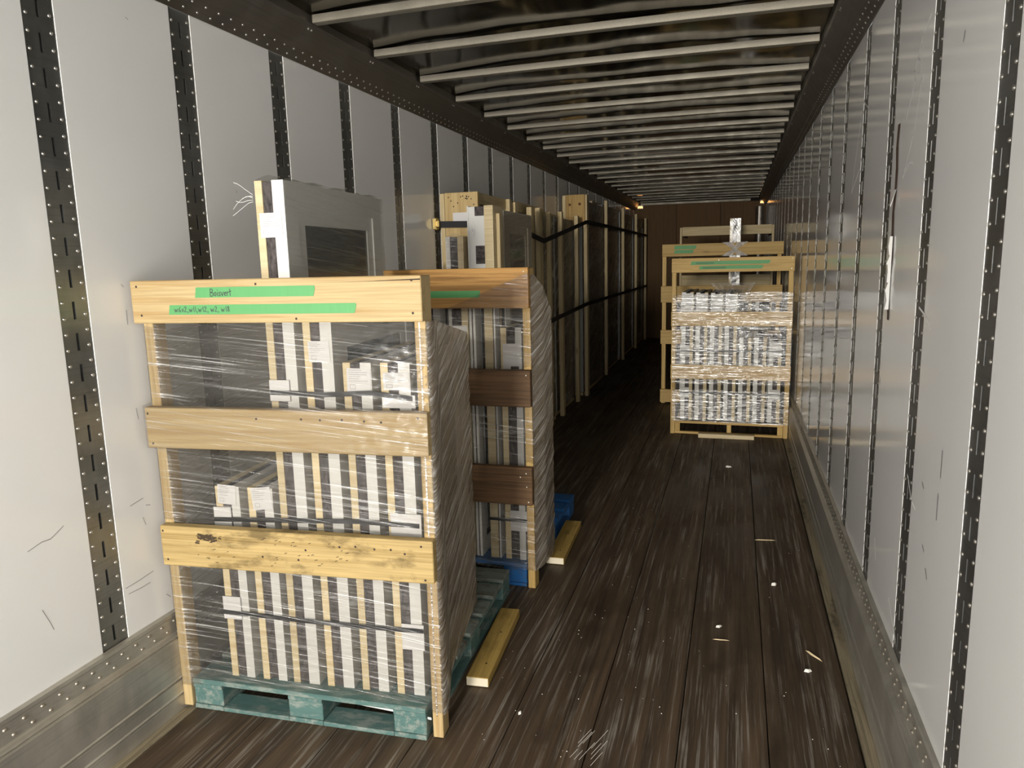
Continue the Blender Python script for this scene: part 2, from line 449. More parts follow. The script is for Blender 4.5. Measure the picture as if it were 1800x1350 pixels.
# damage on the walls
def wall_strokes(name, s, strokes, mat, parent, w):
    mb = MB(); x = s*(W2-.0008)
    for st in strokes:
        mb.ribbon([(x, y, z) for y, z in st], w, (-s, 0, 0))
    o = mb.build(name, mat); attach(o, parent); o['kind'] = 'stuff'; return o
wall_strokes('scratches', 1, [[(2.54, 2.367), (2.63, 2.338), (2.68, 2.28), (2.72, 2.25), (2.70, 2.22), (2.80, 2.12)], [(2.62, 2.30), (2.66, 2.27), (2.61, 2.20), (2.68, 2.05), (2.78, 1.95)],
    [(2.65, 1.96), (2.72, 1.97), (2.80, 1.93)], [(3.60, 2.30), (3.74, 2.35), (3.78, 2.30)], [(3.76, 2.32), (3.84, 2.2), (3.93, 2.05), (3.97, 1.97), (3.9, 2.0), (3.75, 2.06)],
    [(2.45, 1.0), (2.38, .94), (2.33, .93)], [(2.9, .62), (2.86, .55)], [(2.45, 1.52), (2.36, 1.5), (2.3, 1.47)], [(2.6, .52), (2.45, .42), (2.5, .47)]], SCRATCH, wall_r, .007)
wall_strokes('scuff_marks', 1, [[(2.09, 1.17), (2.09, 1.10)], [(2.1, 1.05), (2.1, .98)], [(2.22, .86), (2.2, .85)], [(2.17, .81), (2.15, .79)], [(2.25, 1.02), (2.27, 1.03)], [(2.18, 2.20), (2.17, 2.22)], [(2.98, 1.22), (2.98, 1.20)], [(3.1, 1.25), (3.1, 1.22)]], SCUFFMARK, wall_r, .007)
wall_strokes('scuff_marks', -1, [[(2.05, 1.64), (2.06, 1.63)], [(2.06, 1.55), (2.06, 1.5)], [(2.055, 1.2), (2.06, 1.16)], [(1.58, .85), (1.63, .862), (1.66, .86), (1.71, .885)], [(1.92, .575), (1.98, .578), (2.05, .585)], [(1.93, .55), (1.99, .547), (2.03, .549)],
    [(1.43, 1.29), (1.46, 1.29)], [(2.05, .84), (2.07, .835)], [(2.03, .80), (2.04, .77)], [(1.6, .65), (1.62, .6), (1.63, .57)], [(2.1, .47), (2.12, .45)], [(1.98, .86), (2.04, .87)], [(2.72, 2.01), (2.72, 2.0)], [(2.2, 2.55), (2.21, 2.545)], [(1.45, .76), (1.46, .765)]], SCUFFMARK, wall_l, .0022)
# torn strip in the right wall, beside the third post: dark core and peeled flap
mb = MB(); pts = [(2.905+.012*math.sin(k*1.9), 2.12-.075*k) for k in range(10)]
for (ya, za), (yb, zb) in zip(pts, pts[1:]):
    mb.quad((W2-.002, ya-.016, za), (W2-.002, ya+.022, za), (W2-.002, yb+.02, zb), (W2-.002, yb-.012, zb))
attach(mb.build('torn_gap', TORN), wall_r)
mb = MB()
for k in range(8):
    z = 1.74-.032*k; a = .004*math.sin(k*2.3)
    mb.quad((W2-.002, 2.898, z), (W2-.010-a, 2.906+a, z), (W2-.012+a, 2.909-a, z-.034), (W2-.002, 2.900, z-.034))
mb.quad((W2-.002, 2.885, 1.90), (W2-.003, 2.93, 1.90), (W2-.016, 2.905, 1.845), (W2-.014, 2.903, 1.842))
attach(mb.build('torn_flap', PANEL_EDGE), wall_r)

# ------------------------------------------------------------------ shared builders
STROKES = {'B': [[(0, 0), (.05, 1), (.5, .95), (.58, .75), (.4, .55), (.08, .5)], [(.08, .5), (.6, .42), (.66, .15), (.4, 0), (0, 0)]],
 'o': [[(.3, .55), (.08, .4), (.1, .1), (.35, .02), (.5, .25), (.42, .5), (.3, .55)]], 'i': [[(.15, .55), (.18, .02)], [(.14, .85), (.17, .8)]],
 's': [[(.45, .55), (.15, .5), (.2, .3), (.42, .2), (.3, .02), (.05, .05)]], 'v': [[(.02, .55), (.22, .02), (.5, .58)]],
 'e': [[(.08, .3), (.42, .34), (.35, .55), (.12, .45), (.1, .12), (.45, .06)]], 'r': [[(.08, .55), (.12, .02)], [(.1, .38), (.28, .55), (.45, .5)]],
 't': [[(.22, .95), (.22, .02)], [(.02, .6), (.5, .64)]], 'w': [[(.0, .6), (.14, .02), (.28, .45), (.44, .02), (.62, .62)]],
 '6': [[(.4, .95), (.12, .5), (.1, .12), (.35, .02), (.45, .28), (.14, .34)]], 'x': [[(.05, .55), (.4, .05)], [(.4, .58), (.05, .02)]],
 '2': [[(.05, .75), (.25, .95), (.42, .72), (.05, .05), (.48, .05)]], '1': [[(.15, .95), (.18, .02)]], ',': [[(.12, .1), (.05, -.18)]],
 '8': [[(.25, .5), (.08, .75), (.25, .95), (.42, .75), (.25, .5), (.06, .22), (.25, .02), (.45, .22), (.25, .5)]], ' ': []}
ADV = {'B': .8, 'o': .62, 'i': .34, 's': .58, 'v': .6, 'e': .58, 'r': .52, 't': .6, 'w': .76, '6': .6, 'x': .52, '2': .62, '1': .34, ',': .32, '8': .6, ' ': .3}
def handwriting(text, x, y, z, h, width, parent, pen=.0022):
    """pen strokes on a face that looks along -y; x,z = lower left corner"""
    k = width/sum(ADV[c] for c in text); mb = MB(); cx = x
    for c in text:
        for st in STROKES[c]:
            mb.ribbon([(cx+px*k, y, z+pz*h) for px, pz in st], pen, (0, -1, 0))
        cx += ADV[c]*k
    return mb.build('handwriting', INK, parent)
def tape(parent, x0, x1, y, z0, z1, label, skew=.006, dz=0):
    v = []
    for yy in (y, y-.0006):
        v += [(x0-skew, yy, z0), (x1-skew*.6, yy, z0+dz), (x1+skew*.6, yy, z1-.008+dz), (x1+skew*.2, yy, z1+dz), (x0, yy, z1)]
    f = [(5, 6, 7, 8, 9), (4, 3, 2, 1, 0)]+[(i, (i+1) % 5, 5+(i+1) % 5, 5+i) for i in range(5)]
    o = link('tape_strip', mesh('tape_strip', v, f, GREEN), None, parent)
    if label: o['label'] = label
    return o
def paper(parent, x0, x1, y, z0, z1, dense=True, tilt=0, logo=True):
    c = Vector(((x0+x1)/2, y, (z0+z1)/2)); w_ = x1-x0; h_ = z1-z0
    M_ = Matrix.Translation(c) @ Matrix.Rotation(tilt, 4, 'Y')
    o = link('paper_label', boxmesh((w_, .0012, h_), 0, PAPER), None, parent, M_)
    if dense:
        mb = MB(); n = 6
        for k in range(n):
            z = h_*(.42-.09*k); L = w_*random.uniform(.35, .85)
            mb.box((-w_*.42, -.0010, z-.0009), (-w_*.42+L, -.0005, z+.0009))
        if logo:
            a, b = -w_*.38, -w_*.16; q, e = -h_*.38, -h_*.2
            for lo, hi in (((a, q), (b, q+.0016)), ((a, e), (b, e+.0016)), ((a, q), (a+.0016, e)), ((b, q), (b+.0016, e))):
                mb.box((lo[0], -.001, lo[1]), (hi[0], -.0005, hi[1]))
        mb.build('print', INK_GREY, o)
    return o
def nails(parent, pts, mat=NAIL, r=.0045):
    mb = MB()
    for x, y, z in pts: mb.dome((x, y, z), (0, -1, 0), r, .0012)
    o = mb.build('nail_heads', mat, parent, True); o['kind'] = 'stuff'; return o
def window_unit(label, loc, rz, t, d, h, group, cream_left=True, strips=(.027, .037), name='window_unit', cat='window', wood_mat=None, vin=None, sash=True, bar=.075):
    """a packed window standing on edge: local x = thickness, y = depth, z = height"""
    o = thing(name, label, cat, loc, rz, group); wood_mat = wood_mat or PINE_PALE; vin = vin or VINYL
    a, b = strips
    X = (lambda x: x) if cream_left else (lambda x: t-x)
    def ring(nm, x0, x1, ins, br, mat):
        q = sorted((X(x0), X(x1)))
        return link(nm, ringmesh(q[0], q[1], ins, d-ins, ins, h-ins, br, mat), None, o)
    ring('wood_jamb', 0, a, 0, .10, wood_mat)
    ring('seal_band', a, a+b, .005, .10, SEAL)
    ring('vinyl_frame', a+b, t, 0, bar, vin)
    if sash:
        ring('sash', t-.018, t-.006, bar, .055, vin)
        q = sorted((X(t-.016), X(t-.010)))
        board('glass_pane', (q[0], bar+.053, bar+.053), (q[1], d-bar-.053, h-bar-.053), GLASS, o, 0)
    return o
def pallet(name, label, loc, rz, w_, d_, mat, deckmat, inner, group=None):
    o = thing(name, label, 'pallet', loc, rz, group)
    zt = .125
    for x0, x1 in ((0, .125), (w_/2-.07, w_/2+.07), (w_-.125, w_)):
        board('bottom_board', (x0, 0, 0), (x1, d_, .018), mat, o)
        for y0 in (0, d_/2-.07, d_-.14): board('block', (x0, y0+.004, .0185), (x1, y0+.136, .088), mat, o, .003)
    board('bottom_board', (.126, 0, 0), (w_/2-.071, .10, .017), mat, o); board('bottom_board', (w_/2+.071, 0, 0), (w_-.126, .10, .017), mat, o)
    board('bottom_board', (.126, d_-.1, 0), (w_/2-.071, d_, .017), inner, o); board('bottom_board', (w_/2+.071, d_-.1, 0), (w_-.126, d_, .017), inner, o)
    board('bottom_board', (.126, d_*.33, 0), (w_/2-.071, d_*.33+.1, .017), inner, o); board('bottom_board', (w_/2+.071, d_*.33, 0), (w_-.126, d_*.33+.1, .017), inner, o)
    for x0, x1 in ((0, .125), (w_/2-.07, w_/2+.07), (w_-.125, w_)): board('stringer', (x0, 0, .0885), (x1, d_, .105), mat, o)
    n = 7; bw = .13; gap = (d_-n*bw)/(n-1)
    for k in range(n):
        y = k*(bw+gap); board('deck_board', (0, y, .1055), (w_, y+bw, zt), mat if k == 0 else deckmat, o)
    return o

# ------------------------------------------------------------------ crate A: the big front crate, local frame (x<0 to the left)
OA = (-.2, 2.15, 0); TA = R(4.6)
MA = Matrix.Translation(OA) @ Matrix.Rotation(TA, 4, 'Z')
def PA(x, y, z=0): return tuple(MA @ Vector((x, y, z)))
ca = thing('lumber_crate', 'nearest pale pine crate frame with two green tape strips, by the left wall', 'crate', OA, TA, 'framed crates of windows')
pl = []
for z0, z1, mt, x0 in ((1.502, 1.650, PINE, -1.066), (1.054, 1.202, PINE, -1.062), (.606, .759, PINE_DIRTY, -1.052)):
    pl.append(board('plank', (x0, 0, z0), (.001, .038, z1), mt, ca, .003))
pl[2]['label'] = 'dirty stained plank'
board('stile', (-1.058, .0385, .012), (-1.020, .105, 1.646), PINE, ca); board('stile', (-.041, .0385, .001), (-.003, .105, 1.648), PINE, ca)
tp = tape(ca, -.806, -.368, -.0008, 1.589, 1.624, None)
handwriting('Boisvert', -.752, -.0022, 1.594, .024, .082, tp, .0024)
tp = tape(ca, -.914, -.226, -.0008, 1.532, 1.565, None)
handwriting('w6x2,w11,w12, w2, w18', -.896, -.0022, 1.541, .019, .215, tp, .0020)
nails(ca, [(-1.04, 0, 1.63), (-1.03, 0, 1.53), (-.58, 0, 1.632), (-.44, 0, 1.515), (-.03, 0, 1.635), (-.03, 0, 1.53), (-1.05, 0, 1.18), (-1.04, 0, 1.07), (-.62, 0, 1.17), (-.45, 0, 1.172), (-.38, 0, 1.171), (-.3, 0, 1.173), (-.22, 0, 1.17), (-.16, 0, 1.168), (-.03, 0, 1.185),
   (-1.04, 0, .74), (-1.03, 0, .63), (-.47, 0, .70), (-.64, 0, .665), (-.50, 0, .662), (-.34, 0, .72), (-.28, 0, .725), (-.21, 0, .72), (-.15, 0, .722), (-.1, 0, .71), (-.04, 0, .74), (-.03, 0, .62)])
mb = MB(); mb.quad((-.40, -.0006, 1.6305), (-.2, -.0006, 1.6335), (-.001, -.0006, 1.6395), (-.001, -.0006, 1.6355)); mb.build('split_crack', GAP, ca)
mb = MB()
for k in range(46):
    x = random.gauss(-.865, .022); z = random.gauss(.722, .008); r = random.uniform(.003, .010)
    mb.ribbon([(x, -.0008-k*1e-5, z), (x+r*1.5, -.0008-k*1e-5, z+random.uniform(-.003, .003))], r*.7, (0, -1, 0))
for k in range(40):
    x = random.uniform(-.95, -.3); z = random.uniform(.63, .735); mb.ribbon([(x, -.0007, z), (x+random.uniform(.004, .012), -.0007, z+.002)], .0022, (0, -1, 0))
o = mb.build('mould_spots', plain('mould', (.05, .032, .016), .9), ca); o['kind'] = 'stuff'

pallet('block_pallet', 'worn teal pallet under the nearest crate', PA(-1.016, .045), TA*.6, .958, 1.21, TEAL, DECKW, RAWDECK, 'pallets')
HB = .1255
unitsA = [(-.871, .098, .765, .62, 'short packed window furthest left in the nearest crate'), (-.737, .100, .765, .62, 'short packed window second from left in the nearest crate'),
          (-.609, .107, 1.85, .84, 'tallest packed window, rising above the nearest crate with a grey frame'), (-.469, .107, 1.40, .80, 'packed window just right of the tallest one in the nearest crate'),
          (-.328, .104, 1.23, .66, 'packed window second from right in the nearest crate'), (-.190, .106, 1.23, .66, 'packed window furthest right in the nearest crate')]
UA = []
for i, (x, t, h, d, lb) in enumerate(unitsA):
    u = window_unit(lb, PA(x, .09, HB), TA, t, d, h, 'packed windows in the nearest crate', vin=VINYL_GREY if False else None, bar=.09 if i == 2 else .075)
    UA.append(u)
def on_unit(i, x0, x1, z0, z1, **k):
    return paper(UA[i], x0-unitsA[i][0], x1-unitsA[i][0], -.0015-(.001 if k.pop('second', 0) else 0), z0-HB, z1-HB, **k)
on_unit(0, -.861, -.786, .822, .896, tilt=.06); on_unit(1, -.721, -.641, .808, .893, tilt=-.1); on_unit(2, -.597, -.515, 1.786, 1.868)
on_unit(3, -.452, -.372, 1.357, 1.430, tilt=-.03); on_unit(4, -.314, -.227, 1.253, 1.336, tilt=.02); on_unit(5, -.181, -.086, 1.262, 1.322)
# banding straps with white corner pads around the packed windows
def band(label, pts, pads, z_tail=None):
    o = thing('banding_strap', label, 'strap', OA, TA, 'black bands around the packed windows')
    y = .079; mb = MB(); w_ = .0085
    for (xa, za), (xb, zb) in zip(pts, pts[1:]):
        n = len(mb.v); v = []
        for yy in (y, y+.0015): v += [(xa, yy, za-w_), (xb, yy, zb-w_), (xb, yy, zb+w_), (xa, yy, za+w_)]
        mb.v += v; mb.f += [tuple(n+i for i in q) for q in ((0, 1, 2, 3), (7, 6, 5, 4), (0, 4, 5, 1), (2, 6, 7, 3), (1, 5, 6, 2), (0, 3, 7, 4))]
    mb.build('band', STRAP, o)
    for x0, x1, z0, z1 in pads: 
        p = board('corner_pad', (x0, .0812, z0), (x1, .0855, z1), PAPER, o, .0015); p['label'] = 'white card pad'
    return o
band('top black strap across the windows of the nearest crate', [(-.606, 1.249), (-.40, 1.243), (-.22, 1.252), (-.075, 1.234)], [(-.609, -.531, 1.217, 1.293), (-.186, -.066, 1.20, 1.245)])
band('middle black strap across the windows of the nearest crate', [(-.878, .764), (-.55, .776), (-.30, .786), (-.072, .781)], [(-.880, -.808, .729, .812), (-.180, -.065, .735, .822)])
band('bottom black strap across the windows of the nearest crate', [(-.880, .395), (-.55, .386), (-.30, .383), (-.075, .386)], [(-.878, -.803, .366, .457), (-.160, -.075, .308, .407)])

# stretch film around crate A (front, rounded right corner, right side)
fa = ca
def yfront(x, z):
    y = .0375-.0008
    if 1.04 < z < 1.215:                                      # rides over the middle plank
        q = min(1, max(0, (z-1.04)/.02))*min(1, max(0, (1.215-z)/.02)); y = y*(1-q)+(-.0035)*q
    # sags back a little between the stiles
    e = max(0, 1-((x+.53)/.49)**2); y += .020*e**.5*(0 if 1.03 < z < 1.225 else 1)
    if 1.48 < z: y = .039+.02*e**.5
    if .59 < z < .775: y = .0395+.02*e**.5
    return y
def film_front(u, v):
    x = -1.066+1.068*u; z = .10+1.395*v
    a = .0018+.006*max(0, 1-abs(x+.06)/.22)*(1 if .9 < z < 1.5 else .35)
    n = streak(x, z, -7, 2.5, 42, 1)
    y = yfront(x, z)+a*n-.003*max(0, n)
    cr = max(0, 1-abs(x+.07)/.28)*max(0, 1-abs(z-1.24)/.30)+.6*max(0, 1-abs(x+.05)/.22)*max(0, 1-abs(z-.85)/.16)
    b_ = max(0, 1-((x+.19)/.17)**2)*max(0, 1-abs(z-1.24)/.3); y -= .026*b_ if not 1.04 < z < 1.215 else 0
    y += cr*(.012*noise.noise((x*16, z*34, 3))+.008*noise.noise((x*40, z*70, 6)))
    if x < -1.058: y += (x+1.058)**2*300
    if 1.05 < z < 1.21: y = min(y, -.0015)
    return (x, y, z), (x, z)
grid('film_front', film_front, 150, 190, FILM, fa)
def film_left(u, v):
    s = .06+u*.62; z = .14+1.33*v; return (-1.052+.10*u*u+.004*streak(s, z, -15, 3, 30, 6), s, z), (s, z)
grid('film_left', film_left, 30, 60, FILM_WRAP, fa)
def film_back(u, v):
    x = -.945+.33*u; z = .14+1.33*v; return (x, .69+.05*u+.004*streak(x, z, -8, 3, 30, 7), z), (x, z)
grid('film_back', film_back, 24, 60, FILM, fa)
def film_side(u, v):
    s = u*.80; z0 = .085+.12*max(0, s-.1)/.7; z1 = 1.498 if s < .15 else 1.498-.115*(s-.15)/.62
    z = z0+(z1-z0)*v
    r = .03
    if s < r: ang = s/r*math.pi/2; x = -.026+r*math.sin(ang)*1.0; y = .0375+r*(1-math.cos(ang))
    else: x = .004-.03*max(0, (s-r-.02))-.045*max(0, min(1, (s-.06)/.2)); y = .0675+(s-r)
    n = streak(s, z, 24, 3, 34, 5); x += .004*n*min(1, s/.1)
    if s > .70: x += -.35*(s-.70)                    # folds in behind the last window
    return (x, y, z), (s, z)
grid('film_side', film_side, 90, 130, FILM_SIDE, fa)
mb = MB()
for k in range(3):
    mb.ribbon([(-.47+.05*k, .034, .118-.004*k), (-.33, .0335, .108-.003*k), (-.18, .033, .093-.002*k), (-.045, .0325, .080-.003*k)], .0035, (0, -1, 0))
o = mb.build('film_tail', plain('twisted_film_tail', (.72, .72, .69), .3), fa); o['kind'] = 'stuff'
# frayed film at the top of the tallest window and its own thin wrap
ft = UA[2]; DX, DY, DZ = .609, .09, HB        # built in the crate's frame, shifted into the window's own
def film_top(u, v):
    y = .085+.86*u; z = 1.50+.478*v+(.004*math.sin(u*31)+.006*noise.noise((u*7, 0, 2)) if v > .98 else 0)
    x = -.499+.004*streak(y, z, 4, 3, 40, 2)+.002
    return (x+DX, y-DY, z-DZ), (y, z)
grid('film_face', film_top, 60, 60, FILM_TOP, ft)
def film_cap(u, v):
    y = .082+.86*u; x = -.612+.115*v; z = 1.977+.012*math.sin(v*math.pi)+.010*noise.noise((y*9, x*20, 4))
    return (x+DX, y-DY, z-DZ), (y, x)
grid('film_cap', film_cap, 50, 10, FILM_TOP, ft)
mb = MB()
for k in range(5):
    p = Vector((-.612+DX, .08-DY, 1.93-.006*k-DZ)); pts = [p]; d = Vector((-.02, -.005, .012))
    for q in range(6):
        d += Vector((random.uniform(-.008, .003), random.uniform(-.006, .006), random.uniform(-.018, .014))); p = p+d*.30; pts.append(p)
    mb.ribbon(pts, .0009, (0, -1, 0))
o = mb.build('film_shreds', plain('shredded_film', (.8, .8, .78), .3), ft); o['kind'] = 'stuff'

# ------------------------------------------------------------------ crate B behind it, brown stained lumber on a blue pallet
OB = (-.197, 3.40, 0); TB = 0.0
cb = thing('lumber_crate', 'second crate frame, orange brown planks with one green tape strip, behind the nearest crate', 'crate', OB, TB, 'framed crates of windows')
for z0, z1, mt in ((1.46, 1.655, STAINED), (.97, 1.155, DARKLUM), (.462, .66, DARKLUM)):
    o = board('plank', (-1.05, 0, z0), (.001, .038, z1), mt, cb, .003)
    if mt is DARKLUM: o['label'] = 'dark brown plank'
board('stile', (-.041, .0385, .001), (-.003, .11, 1.652), HONEY, cb); board('stile', (-1.045, .0385, .001), (-1.007, .11, 1.652), HONEY, cb)
tape(cb, -.78, -.247, -.0008, 1.513, 1.547, None)
nails(cb, [(-.022, 0, 1.635), (-.03, 0, .63), (-.028, 0, .56), (-.02, 0, .48), (-.02, 0, 1.13), (-.06, 0, .61)], NAIL_BRIGHT, .004)
pallet('block_pallet', 'blue pallet under the second crate', (-1.205, 3.45, 0), 0, .955, 1.18, BLUE, BLUE, BLUE, 'pallets')
for (x, t, h, lb, st, wm, vm) in ((-.178, .110, 1.23, 'short packed window at the right end of the second crate', (.030, .047), PINE_PALE, VINYL),
        (-.262, .058, 1.42, 'slim pale packed window second from right in the second crate', (.044, .006), PINE_PALE, VINYL), (-.342, .032, 1.45, 'thin white packed panel in the middle of the second crate', (.012, .008), VINYL, VINYL),
        (-.455, .105, 1.33, 'packed window with a black centre band, left of the thin white panel', (.018, .053), VINYL, PINE_PALE), (-.62, .118, 1.40, 'packed window furthest left in view in the second crate', (.03, .05), PINE_PALE, VINYL)):
    u = window_unit(lb, (OB[0]+x, 3.50, .1255), 0, t, .26, h, 'packed windows in the second crate', strips=st, sash=False, wood_mat=wm, vin=vm)
    if x == -.178: paper(u, .012, .108, -.002, .99, 1.15, dense=False); board('seal_patch', (.052, -.0035, .985), (.095, -.001, 1.035), SEAL, u, 0)
    if x == -.455: paper(u, .002, .10, -.002, 1.16, 1.24, dense=False)
bs = thing('banding_strap', 'black strap with white pad low on the second crate', 'strap', (0, 0, 0), 0, 'black bands on the second crate')
board('band', (-.46, 3.4935, .335), (-.242, 3.495, .352), STRAP, bs, .0005); o = board('corner_pad', (-.345, 3.4955, .285), (-.245, 3.4985, .395), PAPER, bs); o['label'] = 'white card pad'
bs = thing('banding_strap', 'black strap halfway up the second crate', 'strap', (0, 0, 0), 0, 'black bands on the second crate')
board('band', (-.50, 3.4935, 1.04), (-.242, 3.495, 1.058), STRAP, bs, .0005)
fb = cb
def fbf(u, v):
    x = -.62+.622*u; zt = 1.46+.17*max(0, (x+.42)/.42); z = .10+(zt-.10)*v
    n = streak(x, z, 8, 3, 40, 12); y = .034
    if z > 1.45: y = -.004
    elif .95 < z < 1.17 or .44 < z < .68: y = .0395
    y += .004*n*min(1, max(.2, (x+.3)/.3)); 
    return (x, y, z), (x, z)
grid('film_front', fbf, 70, 150, FILM, fb)
def fbs(u, v):
    s = u*.36; zt = 1.62-.22*max(0, s-.04)/.3; z = .10+(zt-.1)*v
    x = .003+.028*min(1, s/.12)+.005*streak(s, z, 30, 4, 30, 15)-(.5*(s-.30) if s > .30 else 0)
    return (x, .036+s, z), (s, z)
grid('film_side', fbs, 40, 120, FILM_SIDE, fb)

# ------------------------------------------------------------------ lumber chocks on the floor
def chock(label, x, y, rz, w_, l_, group='lumber chocks'):
    o = thing('lumber_chock', label, 'lumber', (x, y, .0), rz, group)
    board('lumber', (-w_/2, 0, .001), (w_/2, l_, .04), CHOCK, o, .002)
    board('sawn_end', (-w_/2+.002, -.0008, .003), (w_/2-.002, 0, .038), CHOCK_END, o, 0)
    nails_ = MB()
    for yy in (l_*.18, l_*.62): nails_.dome((.01, yy, .04), (0, 0, 1), .005, .0015)
    stuff(nails_.build('nail_heads', NAIL, o))
    return o
chock('yellow lumber offcut on the floor beside the teal pallet', -.197, 2.525, R(4.2), .092, .60)
chock('yellow lumber offcut on the floor beside the blue pallet', -.174, 3.765, R(2.2), .100, .60)

# ------------------------------------------------------------------ tall stack strapped along the left wall
def uprights(o, xs, ys, h, mat=BATTEN):
    for x, y, hh in zip(xs, ys, h): board('batten', (x, y, .002), (x+.04, y+.075, hh), mat, o)
def tall_crate(label, x0, x1, y0, y1, h, battens, front=None, glassy=True, fm=None, frame_mat=None, name='window_crate'):
    """a big window crated on edge against the left wall"""
    o = thing(name, label, 'crate', ((x0+x1)/2, y0, 0), 0, 'tall crated windows along the left wall')
    cx = (x0+x1)/2
    def B(nm, lo, hi, mat, bv=.002): return board(nm, (lo[0]-cx, lo[1]-y0, lo[2]), (hi[0]-cx, hi[1]-y0, hi[2]), mat, o, bv)
    def RG(nm, xa, xb, ya, yb, za, zb, b, mat): return link(nm, ringmesh(xa-cx, xb-cx, ya-y0, yb-y0, za, zb, b, mat), None, o)
    B('back_panel', (x0, y0+.05, .03), (x0+.03, y1-.02, h-.05), BATTEN)
    RG('window_frame', x0+.04, x1-.045, y0+.06, y1-.03, .05, h-.06, .14, frame_mat or VINYL_GREY)
    B('glass_pane', (x1-.075, y0+.2, .19), (x1-.068, y1-.17, h-.2), GLASS, 0)
    B('top_rail', (x0+.002, y0+.05, h-.048), (x0+.04, y1-.01, h-.003), BATTEN)
    B('bottom_rail', (x0+.002, y0+.05, .003), (x1-.05, y1-.01, .045), BATTEN)
    for (ya, w_, hh, xo) in battens: B('batten', (x1-.044+xo, ya, .003), (x1+xo, ya+w_, hh), BATTEN)
    if front:
        for (xa, xb, za, zb, mt) in front: B('front_board', (xa, y0, za), (xb, y0+.038, zb), mt)
    f = fm or FILM_WRAP
    def ff(u, v):
        y = y0+.06+(y1-y0-.09)*u; z = .05+(h-.11)*v
        return (x1-.046+.008*streak(y, z, 35, 3, 14, y0)-cx+.004, y-y0, z), (y, z)
    grid('film_face', ff, 30, 60, f, o)
    return o
c1 = tall_crate('tall crate with a nailed front board, nearest of the stack along the left wall', -1.257, -.955, 4.92, 6.62, 2.17, [(6.08, .085, 2.13, .05), (6.50, .04, 2.15, .012), (5.62, .05, 2.165, -.0)],
    front=[(-1.257, -1.222, .003, 2.165, BATTEN), (-1.220, -.973, .003, 2.168, wood('front_board_pine', (.62, .46, .22), (.5, .34, .14), knot=.9))])
cx1 = (-1.257-.955)/2
board('side_rail', (-1.02-cx1, .05, 2.085), (-.985-cx1, 1.68, 2.165), BATTEN, c1); board('stub_post', (-.984-cx1, .82, 1.9), (-.945-cx1, .90, 2.15), BATTEN, c1)
nails(c1, [(random.uniform(-1.2, -1.0)-cx1, 0, random.uniform(2.07, 2.15)) for _ in range(14)], NAIL, .005)
paper(c1, -1.16-cx1, -1.03-cx1, -.0015, 1.94, 2.03, dense=False)
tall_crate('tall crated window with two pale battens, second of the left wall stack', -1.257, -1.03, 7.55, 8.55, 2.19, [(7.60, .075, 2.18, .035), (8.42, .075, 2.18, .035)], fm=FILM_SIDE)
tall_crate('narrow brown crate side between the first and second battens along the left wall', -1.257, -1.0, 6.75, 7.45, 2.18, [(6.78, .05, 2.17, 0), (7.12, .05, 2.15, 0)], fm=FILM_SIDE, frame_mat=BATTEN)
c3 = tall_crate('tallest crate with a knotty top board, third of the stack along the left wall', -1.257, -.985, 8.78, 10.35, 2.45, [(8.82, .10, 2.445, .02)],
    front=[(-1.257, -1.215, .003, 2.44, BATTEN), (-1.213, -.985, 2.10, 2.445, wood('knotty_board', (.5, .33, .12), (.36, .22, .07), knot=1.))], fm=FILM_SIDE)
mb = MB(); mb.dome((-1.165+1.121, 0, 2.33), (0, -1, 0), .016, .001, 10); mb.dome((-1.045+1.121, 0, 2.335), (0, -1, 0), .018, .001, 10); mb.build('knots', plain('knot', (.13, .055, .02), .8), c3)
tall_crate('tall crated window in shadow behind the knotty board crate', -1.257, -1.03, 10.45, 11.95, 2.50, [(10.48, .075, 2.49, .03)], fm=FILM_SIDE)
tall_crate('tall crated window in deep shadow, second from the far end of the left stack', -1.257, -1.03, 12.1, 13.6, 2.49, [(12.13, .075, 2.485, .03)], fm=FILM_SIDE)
tall_crate('furthest tall crated window of the left stack, by the nose wall', -1.257, -1.03, 13.72, 15.45, 2.48, [(13.75, .075, 2.475, .03), (15.25, .075, 2.47, .03)], fm=FILM_WRAP)
# two loose packed windows in front of the stack
u = window_unit('packed window with white card edge and dark cut-outs, standing before the nailed board crate', (-.968, 4.68, .002), 0, .182, .21, 2.05, None, strips=(.01, .11), sash=False)
for ch in list(u.children):
    nm, mt = {'wood_': ('card_edge', VINYL), 'seal_': ('card_face', VINYL), 'vinyl': ('wood_edge', PINE_PALE)}[ch.name[:5]]
    ch.data.materials[0] = mt; ch.name = nm
for (a, b) in ((1.985, 2.045), (1.67, 1.79), (1.40, 1.54), (1.12, 1.24)): board('seal_patch', (.055, -.0008, a), (.118, .004, b), SEAL, u, 0)
for z in (1.86, 1.59): paper(u, .03, .05, -.0012, z, z+.05, dense=True, logo=False)
u2 = window_unit('wrapped grey window panel seen side on behind the second crate', (-.86, 4.91, .002), 0, .075, .72, 2.03, None, strips=(.02, .02), vin=plain('beige_vinyl', (.48, .43, .35), .5), bar=.10)
board('batten', (.076, -.17, .01), (.100, -.13, 2.0), BATTEN, u2)
def fw(u_, v):
    y = .0+.72*u_; z = .02+2.0*v
    return (.080+.004*streak(y, z, -25, 4, 26, 21), y, z), (y, z)
grid('film_face', fw, 40, 90, FILM_WRAP, u2)
u = window_unit('small packed window with a black centre band, left of the white card edged window', (-1.12, 4.66, .002), 0, .125, .2, 1.855, None, cream_left=False, strips=(.04, .055), sash=False)
def fsm(u_, v):
    x = .002+.121*u_; z = 1.2+.655*v+.02*math.sin(u_*math.pi)*(v > .95)
    return (x, -.004+.003*streak(x, z, -55, 6, 30, 31), z), (x, z)
grid('film_front', fsm, 12, 50, FILM, u)
